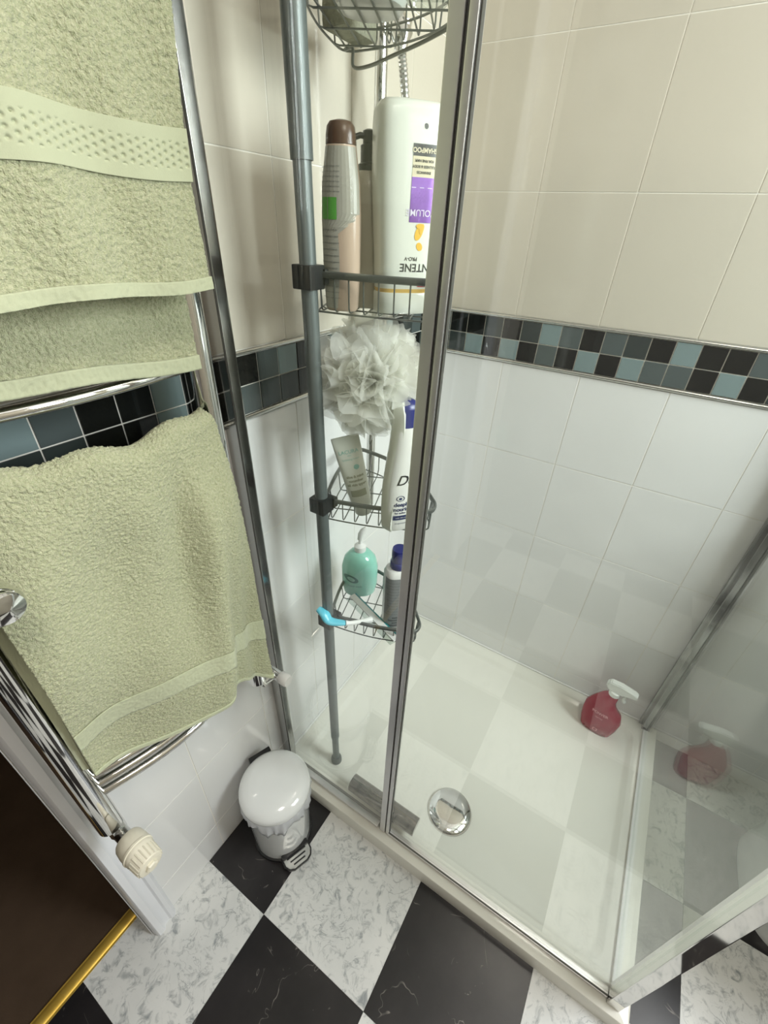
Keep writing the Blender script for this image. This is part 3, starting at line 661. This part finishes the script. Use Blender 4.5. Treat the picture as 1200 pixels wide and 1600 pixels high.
# bath puff : ruffled netting
def puff():
    c = Vector((.568, .170, 1.182)); b = MB(); nt, nr = 150, 7
    for i in range(34):
        z = 1-2*(i+.5)/34; th = i*2.39996; e3 = Vector((math.sqrt(1-z*z)*math.cos(th), math.sqrt(1-z*z)*math.sin(th), z)); e3 = (e3+Vector(rng.normal(0, .25, 3))).normalized()
        e1 = e3.orthogonal().normalized(); e2 = e3.cross(e1); kf = int(rng.integers(9, 15)); R = rng.uniform(.074, .100); ph = rng.uniform(0, 6.28); cup = rng.uniform(-.25, .35); vs = []
        for k in range(nr):
            s = k/(nr-1); r = .012+(R-.012)*s
            for j in range(nt):
                a = 2*math.pi*j/nt; am = .22*r*s**.5*(1+.4*math.sin(2*a+ph)); w_ = math.sin(kf*a+ph+.35*math.sin(3*a))
                rr = r*(1+.10*math.sin(5*a+ph*2)+.06*math.sin(2*kf*a+ph)*s)*(1-.10*s*s*w_*w_)
                vs.append(c+(e1*math.cos(a)+e2*math.sin(a))*rr+e3*(am*w_+cup*r*s+.004*s*math.sin(2*kf*a)))
        b.add(vs, [(k*nt+j, k*nt+(j+1) % nt, (k+1)*nt+(j+1) % nt, (k+1)*nt+j) for k in range(nr-1) for j in range(nt)])
    o = b.build('bath_puff', 'net', None, angle=180); tag(o, 'large cream-white ruffled net bath puff hanging under the upper basket', 'bath puff')
    MB().tube(catmull([(.566, .168, 1.20), (.572, .172, 1.25), (.571, .176, 1.2905)], 6), .0018, 6).build('hanging_cord', 'white_plastic', o)
puff()

# ------------------------------------------------------------------ shower riser + hose on wall_left
def riser():
    t = thing('shower_riser', 'chrome shower riser rail with a ribbed hose on the tiled wall behind the baskets', 'shower fitting', (.392, .06, 1.1))
    x, y = .394, .058
    MB().tube([(x, y, .80), (x, y, 1.95)], .010, 18).build('riser_rail', 'chrome', t)
    for z in (.83, 1.92): MB().tube([(x, .0005, z), (x, .02, z), (x, y-.008, z)], [.022, .012, .010], 18).build('wall_bracket', 'chrome', t)
    MB().tube([(x-.012, y+.006, 1.675), (x-.012, y+.030, 1.640)], .0165, 18).build('handset_holder', 'chrome', t)
    MB().tube([(x-.014, y+.03, 1.66), (x-.012, y+.026, 1.625)], [.012, .010], 16).build('hose_nut', 'chrome', t)
    pts = catmull([(x-.012, y+.028, 1.63), (x-.030, y+.03, 1.56), (x-.044, y+.024, 1.45), (x-.024, y+.012, 1.30), (x+.004, y+.026, 1.19), (x-.02, y+.03, 1.08), (x-.12, y+.04, 1.02), (x-.19, y+.035, 1.10), (x-.185, y+.02, 1.13)], 26); k = len(pts)
    MB().tube(pts, [.0062+.0013*(i % 2) for i in range(k)], 10).build('shower_hose', 'chrome_soft', t, smooth=False)
    MB().box(.16, .0005, 1.005, .30, .012, 1.065, .004).tube([(.215, .010, 1.035), (.215, .05, 1.035)], .018, 18).tube([(.13, .052, 1.035), (.33, .052, 1.035)], .020, 20).build('mixer_valve', 'chrome', t)
riser()

# ------------------------------------------------------------------ red spray bottle
def red_spray():
    t = thing('spray_bottle', 'dark red trigger spray bottle with a white head in the far corner of the tray', 'bottle', (.098, .785, TZ-.0135), math.atan2(-.24, 1.1)+math.pi/2+.10)
    # flat asymmetric flask: outline swept through its depth
    secs = [(0, .040, .020, 2.6, 0, 0), (.005, .047, .025, 2.6, 0, 0), (.04, .055, .030, 2.4, 0, 0), (.075, .058, .030, 2.3, .0, 0), (.105, .053, .028, 2.2, -.004, 0), (.125, .038, .026, 2.2, -.010, 0), (.150, .028, .022, 2.1, -.008, 0), (.170, .022, .018, 2, -.002, 0), (.182, .016, .0145, 2, .003, 0), (.186, .0145, .014, 2, .004, 0)]
    b = MB().loft(secs, 48).build('flask', 'red_plastic', t, world=False)
    h = MB().lathe([(.0165, .183), (.0165, .198), (.012, .201)], 24, (.004, 0, 0)).build('collar', 'trigger_white', t, world=False)
    P = [(-.022, .203), (-.030, .218), (-.020, .232), (.010, .236), (.048, .229), (.058, .227), (.058, .214), (.040, .212), (.022, .207), (.016, .199), (-.008, .199)]
    n = len(P); b2 = MB(); b2.add([(p[0]+.002, y, p[1]) for y in (-.011, .011) for p in P], [tuple(range(n)), tuple(range(n, 2*n))[::-1]]+[(i, (i+1) % n, n+(i+1) % n, n+i) for i in range(n)])
    bmesh.ops.bevel(b2.bm, geom=list(b2.bm.edges), offset=.0025, segments=2, affect='EDGES'); b2.build('spray_head', 'trigger_white', t, world=False)
    MB().tube(catmull([(.030, 0, .212), (.034, 0, .198), (.031, 0, .184), (.036, 0, .172)], 5), .0045, 10, sy=1.4).build('trigger', 'trigger_white', t, world=False)
    s = front_surface(secs, .0007); wrap(*text_mesh('POWER', .014, bold=.0003), s, 'lettering', 'red_text', b, False, -.002, .102); wrap(*text_mesh('spray', .011), s, 'lettering', 'red_text', b, False, -.003, .085)
    wrap(*rect2d(-.007, .018, .007, .032), s, 'label_strip', 'red_text', b); wrap(*rect2d(-.004, .021, .004, .029), front_surface(secs, .0012), 'label_strip', 'red_plastic', b)
red_spray()

# ------------------------------------------------------------------ towel radiator
def radiator():
    t = thing('towel_radiator', 'chrome ladder towel radiator with curved bars mounted on the tiled wall', 'radiator', (.97, 0, .6))
    XL, XR, Y = 1.150, .838, .078
    for X in (XL, XR):
        b = MB(); P = []
        for k in range(13):
            a = math.pi*k/12; P.append((.017*math.cos(a), .004+.016*math.sin(a)))
        P = P+[(-.017, -.012), (.017, -.012)]; n = len(P); zs = (.600, .604, 1.80, 1.804); vs = []
        for z, f in zip(zs, (.8, 1, 1, .8)): vs += [(X+p[0]*f, Y+p[1]*f, z) for p in P]
        b.add(vs, [(r*n+i, r*n+(i+1) % n, (r+1)*n+(i+1) % n, (r+1)*n+i) for r in range(3) for i in range(n)]+[tuple(range(n))[::-1], tuple(range(3*n, 4*n))]); b.build('upright', 'chrome', t)
        for z in (.68, 1.72): MB().tube([(X+(-.02 if X == XL else .02), 0.0005, z), (X+(-.02 if X == XL else .02), Y-.008, z)], .009, 14).build('wall_bracket', 'chrome', t)
    def bar(z, bow=.034):
        pts = [(XR+(XL-XR)*s, Y+.004+bow*math.sin(math.pi*s), z) for s in [i/16 for i in range(17)]]
        MB().tube(pts, .0064, 16).build('bar', 'chrome', t)
    for z in (.692, .715, .738, .815, .838, .861, .945, .968, 1.060, 1.176): bar(z)
    for z in (1.247, 1.60, 1.72, 1.76): bar(z, .020)
    # thermostatic valve under the left upright
    MB().tube([(XL-.004, Y+.004, .602), (XL-.004, Y+.004, .592)], .0095, 14).build('valve_tail', 'chrome', t)
    MB().tube([(XL-.004, Y-.074, .578), (XL-.004, Y+.03, .578)], .0115, 18).tube([(XL-.004, Y+.004, .600), (XL-.004, Y+.004, .570)], .013, 8).build('valve_body', 'chrome_soft', t)
    v = MB().lathe([(.013, 0), (.019, .002), (.021, .006), (.0225, .018), (.0225, .026), (.0235, .027), (.0235, .030), (.022, .031), (.022, .036), (.0205, .038), (.0195, .058), (.0175, .061), (.014, .0615)], 36, (XL-.004, Y+.028, .578), (0, 1, 0)).build('thermostatic_head', 'valve_cream', t)
    ribs = MB()
    for k in range(20):
        a = 2*math.pi*k/20; cx, cz = math.cos(a), math.sin(a); ribs.tube([(XL-.004+cx*.0202, Y+.068, .578+cz*.0202), (XL-.004+cx*.0190, Y+.0875, .578+cz*.0190)], .0013, 5)
    ribs.build('grip_ribs', 'valve_cream', v); MB().lathe([(.009, 0), (.009, .004), (.007, .006)], 6, (XL-.004, Y+.089, .578), (0, 1, 0)).build('end_cap', 'valve_cream', v)
    # lockshield valve under the right upright
    MB().tube([(XR-.004, Y+.004, .604), (XR-.010, Y+.004, .580), (XR-.045, Y+.004, .574)], .0085, 14).build('valve_tail', 'chrome', t)
    MB().tube([(XR-.045, Y-.074, .572), (XR-.045, Y+.02, .572)], .0110, 18).build('valve_body', 'chrome_soft', t)
    MB().lathe([(.011, 0), (.0135, .003), (.0135, .022), (.0115, .025)], 24, (XR-.045, Y+.018, .574), (0, 1, 0)).build('lockshield_cap', 'white_plastic', t)
    # chrome peg standing out from the left upright
    MB().lathe([(.0165, 0), (.0165, .103), (.0158, .108), (.013, .1115), (.001, .1135)], 28, (XL+.000, Y+.012, 1.134), (-.10, 1, 0)).build('towel_peg', 'chrome', t)
radiator()

# ------------------------------------------------------------------ towels
def cloth(name, fn, nu, nv, m, parent=None, th=.005, fuzz=.0011):
    nu, nv = (int(nu*1.25), int(nv*1.25)) if fuzz >= .001 else (nu, nv); fuzz = fuzz*.55
    """fn(u, v) -> point; terry pile from per-vertex displacement along the normal"""
    U, V = np.meshgrid(np.linspace(0, 1, nu), np.linspace(0, 1, nv), indexing='ij')
    P = fn(U, V)                                      # (nu, nv, 3)
    du = np.gradient(P, axis=0); dv = np.gradient(P, axis=1); N = np.cross(du, dv); N /= np.linalg.norm(N, axis=2, keepdims=True)+1e-12
    nz = rng.normal(0, 1, (nu, nv)); sm = (nz+.45*(np.roll(nz, 1, 0)+np.roll(nz, 1, 1)+np.roll(nz, -1, 0)+np.roll(nz, -1, 1)))/1.4
    big = rng.normal(0, 1, (nu//9+2, nv//9+2)); iu = (np.linspace(0, nu//9, nu)); iv = (np.linspace(0, nv//9, nv)); a = iu.astype(int); c = iv.astype(int); fu = (iu-a)[:, None]; fv = (iv-c)[None, :]
    fu = fu*fu*(3-2*fu); fv = fv*fv*(3-2*fv)
    bl = big[a][:, c]*(1-fu)*(1-fv)+big[a+1][:, c]*fu*(1-fv)+big[a][:, c+1]*(1-fu)*fv+big[a+1][:, c+1]*fu*fv
    taper = np.minimum(1, np.minimum(np.minimum(U, 1-U)*40, np.minimum(V, 1-V)*40))
    front = P+N*((sm*fuzz+bl*fuzz*.22)+th/2)[..., None]; back = P-N*(th/2+sm*fuzz*.4)[..., None]
    vs = np.concatenate([front.reshape(-1, 3), back.reshape(-1, 3)]); I = np.arange(nu*nv).reshape(nu, nv); K = nu*nv
    q = np.stack([I[:-1, :-1], I[1:, :-1], I[1:, 1:], I[:-1, 1:]], -1).reshape(-1, 4); qb = q[:, ::-1]+K
    def strip(e): return np.stack([e[:-1], e[1:], e[1:]+K, e[:-1]+K], -1)
    qs = np.concatenate([q, qb, strip(I[:, 0])[:, ::-1], strip(I[:, -1]), strip(I[0, :]), strip(I[-1, :])[:, ::-1]])
    me = bpy.data.meshes.new(name); off = np.array(WLOC.get(parent.name, Vector())) if parent else 0
    me.from_pydata((vs-off).tolist(), [], qs.tolist()); me.materials.append(M[m]); me.update()
    me.polygons.foreach_set('use_smooth', [True]*len(me.polygons))
    o = bpy.data.objects.new(name, me); COL.objects.link(o)
    if parent: o.parent = parent; WLOC[o.name] = WLOC.get(parent.name, Vector())
    else: WLOC[o.name] = Vector()
    return o
def smooth01(x): x = np.clip(x, 0, 1); return x*x*(3-2*x)
def interp(xs, ys): return lambda v: np.interp(v, xs, ys)
def lower_towel():
    t = thing('bath_towel', 'sage green terry towel hung over the lower chrome bar, nearest the floor', 'towel', (1.0, .10, 1.19), 0, 'sage green towels on the radiator')
    zb = interp([.83, .842, .90, .944, 1.07, 1.135], [.655, .652, .712, .732, .747, .762])
    L = 1.0
    xr = interp([0, .06, .25, .5, .75, 1.0], [.862, .856, .850, .842, .836, .838])
    def folds(x, d):   # d = distance below the crest
        g = smooth01(d/.12)
        return (.012*np.sin((x-.85)*62-d*10)*(.25+np.exp(-((x-.92)/.07)**2)*.9)*(1-.5*d/.5)+.013*np.sin((x-.84)*27+1.3-d*7)+.007*np.sin((x-.9)*105-d*8)*np.exp(-((x-.895)/.05)**2))*g
    def front(U, V):
        z_top = 1.178; X = 1.137+(xr(V)-1.137)*(1-U); d = V
        crest = .0042*np.sin(X*70)+.003*np.sin(X*31)
        Zb = zb(X); Z = np.where(V < .08, 0, 0); 
        s = V/.07; ang = np.clip(s, 0, 1)*math.pi/2
        bary = .082+.034*np.sin(np.pi*np.clip((X-.80)/.35, 0, 1))
        rr = .017
        Yt = bary+rr*np.sin(ang); Zt = z_top+rr*np.cos(ang)+crest+.006*smooth01((X-.98)/.16)
        k = np.clip((V-.07)/.93, 0, 1); Zf = z_top+(crest+.006*smooth01((X-.98)/.16))*(1-k)+(Zb-z_top)*k; Yf = bary+rr+k*.006+folds(X, k*.5)+.012*np.sin(np.pi*k)*0.5
        Yf = Yf+.022*smooth01((.875-X)/.04)*k*(1-.2*k)+.004*np.sin(k*9+X*20)*smooth01(k*5)
        m = V < .07
        return np.stack([X, np.where(m, Yt, Yf), np.where(m, Zt, Zf)], -1)
    F = cloth('front_drop', front, 230, 400, 'towel', t, fuzz=.0010)
    def back(U, V):
        X = 1.128+(xr(V)-.004-1.128)*(1-U); bary = .082+.034*np.sin(np.pi*np.clip((X-.80)/.35, 0, 1)); s = np.clip(V/.07, 0, 1); ang = s*math.pi/2; k = np.clip((V-.07)/.93, 0, 1); crest = .0042*np.sin(X*70)+.003*np.sin(X*31)
        Y = np.where(V < .07, bary-.015*np.sin(ang), bary-.015-.008*k+.003*np.sin(X*40+k*4)*k); Z = np.where(V < .07, 1.178+.015*np.cos(ang)+crest, 1.178+crest*(1-k)+(.735-1.178)*k)
        return np.stack([X, Y, Z], -1)
    cloth('back_drop', back, 120, 170, 'towel', t, fuzz=.0010)
    # the folded-in selvedge layers seen along the left edge
    for k2, (dx, dy) in enumerate(((.004, -.010), (.009, -.019))):
        def lay(U, V, dx=dx, dy=dy):
            X = 1.122+(1.139+dx-1.122)*U; k = V; bary = .082+.034*np.sin(np.pi*np.clip((X-.80)/.35, 0, 1)); Zb = .775+.012*k2-.02*(1-U)
            return np.stack([X, bary+.017+dy+.0025*np.sin(k*11+k2)+.006*k+.010*np.sin(np.pi*k)*.5, 1.165+(Zb-1.165)*k], -1)
        cloth('folded_edge', lay, 40, 160, 'towel_flat', t, th=.004, fuzz=.0004)
    # woven band across the front drop, lying just proud of the pile
    def vband(X, dtop):       # V coordinate where the front reaches a given height
        Zt = 1.178; return .07+.93*(dtop-Zt)/(zb(X)-Zt)
    up = interp([.83, .944, 1.011, 1.137], [.800, .856, .862, .866]); lo = interp([.83, .944, 1.011, 1.137], [.752, .822, .830, .832])
    def band(U, V):
        X = 1.137+(.837-1.137)*(1-U); z = up(X)+(lo(X)-up(X))*V; v = vband(X, z); p = front(U, v); q = p.copy(); q[..., 1] += .0042; return q
    cloth('woven_band', band, 260, 26, 'towel_flat', t, th=.0015, fuzz=.00045)
    def hem(U, V):
        return front(U, .985+.016*V)+np.array([0, .0035, 0])
    cloth('hem', hem, 160, 6, 'towel_flat', t, th=.003, fuzz=.0003)
lower_towel()
def upper_towel():
    t = thing('bath_towel', 'sage green terry towel hung over the upper chrome bar, highest in view', 'towel', (1.0, .10, 1.75), 0, 'sage green towels on the radiator')
    def bar_y(X): return .104+0*X
    def front(U, V):
        xr = np.interp(V, [0, .45, .7, .8, 1], [.838, .842, .852, .854, .853]); X = 1.160+(xr-1.160)*(1-U)
        s = np.clip(V/.05, 0, 1); ang = s*math.pi/2; k = np.clip((V-.05)/.95, 0, 1); rr = .019
        zb_ = 1.337+.002*np.sin(X*40)
        Yf = bar_y(X)+rr+.024*k+(.0045*np.sin((X-.85)*36+.6+k*2)+.0035*np.sin((X-.85)*75+k*5))*smooth01(k*3)
        m = V < .05
        return np.stack([X, np.where(m, bar_y(X)+rr*np.sin(ang), Yf), np.where(m, 1.76+rr*np.cos(ang), 1.76+(zb_-1.76)*k)], -1)
    F = cloth('front_drop', front, 230, 320, 'towel', t, fuzz=.0011)
    def back(U, V):
        X = 1.160+(.856-1.160)*(1-U); k = V; Y = bar_y(X)-.020+.014*smooth01((k-.6)/.3)+.003*np.sin(X*45+1)*k; return np.stack([X, Y+.004, 1.758+(1.247+.075*(X-.84)+.002*np.sin(X*40)-1.758)*k], -1)
    cloth('back_drop', back, 230, 360, 'towel', t, fuzz=.0011)
    def hem(U, V): p = front(U, .974+.028*V); p[..., 1] += .0045; return p
    cloth('hem', hem, 240, 10, 'towel_flat', t, th=.003, fuzz=.0004)
    def hemb(U, V): p = back(U, .970+.032*V); p[..., 1] += .0045; return p
    cloth('hem', hemb, 240, 10, 'towel_flat', t, th=.003, fuzz=.0006)
    def at(z): return .05+.95*(1.76-z)/(1.76-1.343)
    def band(U, V):
        v = at(1.470+.020*(1-U)*0+.016*U*0-.038*V-.0); p = front(U, v); p[..., 1] += .0040
        # honeycomb dimples in the middle of the band
        u2 = U*46; v2 = V*6.5; cu = u2-np.floor(u2)-.5; v3 = v2+.5*(np.floor(u2) % 2); cv = v3-np.floor(v3)-.5; cell = np.clip(1-(cu*cu+cv*cv)/.14, 0, 1)*1.3; inside = smooth01((V-.22)*12)*smooth01((.80-V)*12); p[..., 1] -= .0016*np.clip(cell, 0, 1)*inside; return p
    cloth('woven_band', band, 700, 90, 'towel_flat', t, th=.0015, fuzz=.0)
upper_towel()

# ------------------------------------------------------------------ pedal bin
def pedal_bin():
    cx, cy = .868, .110
    t = thing('pedal_bin', 'small white pedal bin with a domed lid standing between the radiator and the shower', 'bin', (cx, cy, 0))
    MB().lathe([(.074, .0), (.077, .002), (.077, .010), (.073, .012)], 48, (cx, cy, 0)).build('base_ring', 'black_plastic', t)
    MB().lathe([(.070, .011), (.0725, .013), (.080, .222), (.0805, .226)], 56, (cx, cy, 0)).build('body', 'bin_white', t)
    # crumpled plastic liner hanging over the rim
    n = 120; vs = []; rows = [(.0795, .236), (.0835, .236), (.0850, .226), (.0852, .212), (.0850, .198), (.0838, .188)]
    for i, (r, z) in enumerate(rows):
        for j in range(n):
            a = 2*math.pi*j/n; k = i/(len(rows)-1); rr = r+.0022*k*math.sin(13*a+2*k)+.0016*k*math.sin(29*a+5)+.001*rng.normal()*k; zz = z+(.010*math.sin(5*a+1)+.006*math.sin(11*a))*k
            vs.append((cx+rr*math.cos(a), cy+rr*math.sin(a), zz))
    MB().add(vs, [(i*n+j, i*n+(j+1) % n, (i+1)*n+(j+1) % n, (i+1)*n+j) for i in range(len(rows)-1) for j in range(n)]).build('bin_liner', 'liner', t, angle=25, solid=.0006)
    MB().lathe([(.082, .232), (.0845, .233), (.086, .238), (.0855, .246), (.083, .252), (.074, .260), (.058, .2665), (.035, .2705), (.001, .272)], 64, (cx, cy, 0)).build('lid', 'bin_white', t)
    d = Vector((.36, .933, 0)); s = Vector((-.933, .36, 0))   # pedal points into the room
    def slab(a0, a1, w0, w1, z0, z1, name, m, par=None, bev=.002):
        b = MB().box(a0, w0, z0, a1, w1, z1, bev); b.xform(Matrix(((d.x, s.x, 0, cx), (d.y, s.y, 0, cy), (0, 0, 1, 0), (0, 0, 0, 1)))); return b.build(name, m, par or t)
    slab(.066, .079, -.036, .036, .012, .034, 'pedal_slot', 'black_plastic')
    # pedal with rounded outer corners
    P = [(.070, -.038), (.092, -.038), (.104, -.031), (.110, -.019), (.110, .019), (.104, .031), (.092, .038), (.070, .038)]; n = len(P); mtx = Matrix(((d.x, s.x, 0, cx), (d.y, s.y, 0, cy), (0, 0, 1, 0), (0, 0, 0, 1)))
    def plate(f, z0, z1, name, m, par):
        b = MB(); mx = .090; b.add([(mx+(p[0]-mx)*f, p[1]*f, z) for z in (z0, z1) for p in P], [tuple(range(n))[::-1], tuple(range(n, 2*n))]+[(i, (i+1) % n, n+(i+1) % n, n+i) for i in range(n)]); b.xform(mtx); return b.build(name, m, par)
    p = plate(1.0, .018, .025, 'pedal', 'black_plastic', t); plate(.90, .025, .0275, 'pedal_pad', 'pedal_grey', p)
    for k in range(3): slab(.0790+k*.0095, .0825+k*.0095, -.026+.005*k, .026-.005*k, .027, .0285, 'grip_slot', 'black_plastic', p, 0)
    slab(-.094, -.080, -.028, .028, .190, .252, 'hinge_housing', 'black_plastic')
pedal_bin()

# ------------------------------------------------------------------ toilet beyond the side glass
def toilet():
    cy = 1.29
    t = thing('toilet', 'white ceramic toilet beyond the side glass of the shower', 'toilet', (.30, cy, 0))
    secs = [(0, .15, .10, 2.6, .28, cy), (.02, .15, .10, 2.5, .28, cy), (.12, .14, .095, 2.4, .28, cy), (.25, .19, .13, 2.3, .31, cy), (.35, .225, .165, 2.2, .34, cy), (.39, .235, .175, 2.2, .345, cy), (.40, .232, .172, 2.2, .345, cy)]
    MB().loft(secs, 56).build('bowl', 'ceramic', t); MB().loft([(.4005, .228, .178, 2.2, .350, cy), (.412, .230, .180, 2.2, .350, cy), (.418, .225, .176, 2.2, .350, cy)], 56).build('seat', 'white_plastic', t)
    MB().loft([(.4185, .226, .177, 2.2, .350, cy), (.430, .226, .177, 2.2, .350, cy), (.436, .215, .166, 2.2, .350, cy)], 56).build('lid', 'white_plastic', t)
    MB().box(.001, cy-.165, .42, .200, cy+.165, .95, .02).box(.06, cy-.10, .22, .16, cy+.10, .43, .02).build('cistern', 'ceramic', t)  # unseen cistern, made tall and deep to shade the lower wall_right
    MB().box(.0005, cy-.172, .95, .206, cy+.172, .98, .008).build('cistern_lid', 'ceramic', t); MB().lathe([(.018, .98), (.018, .986), (.014, .988)], 24, (.08, cy, 0)).build('flush_button', 'chrome', t)
toilet()
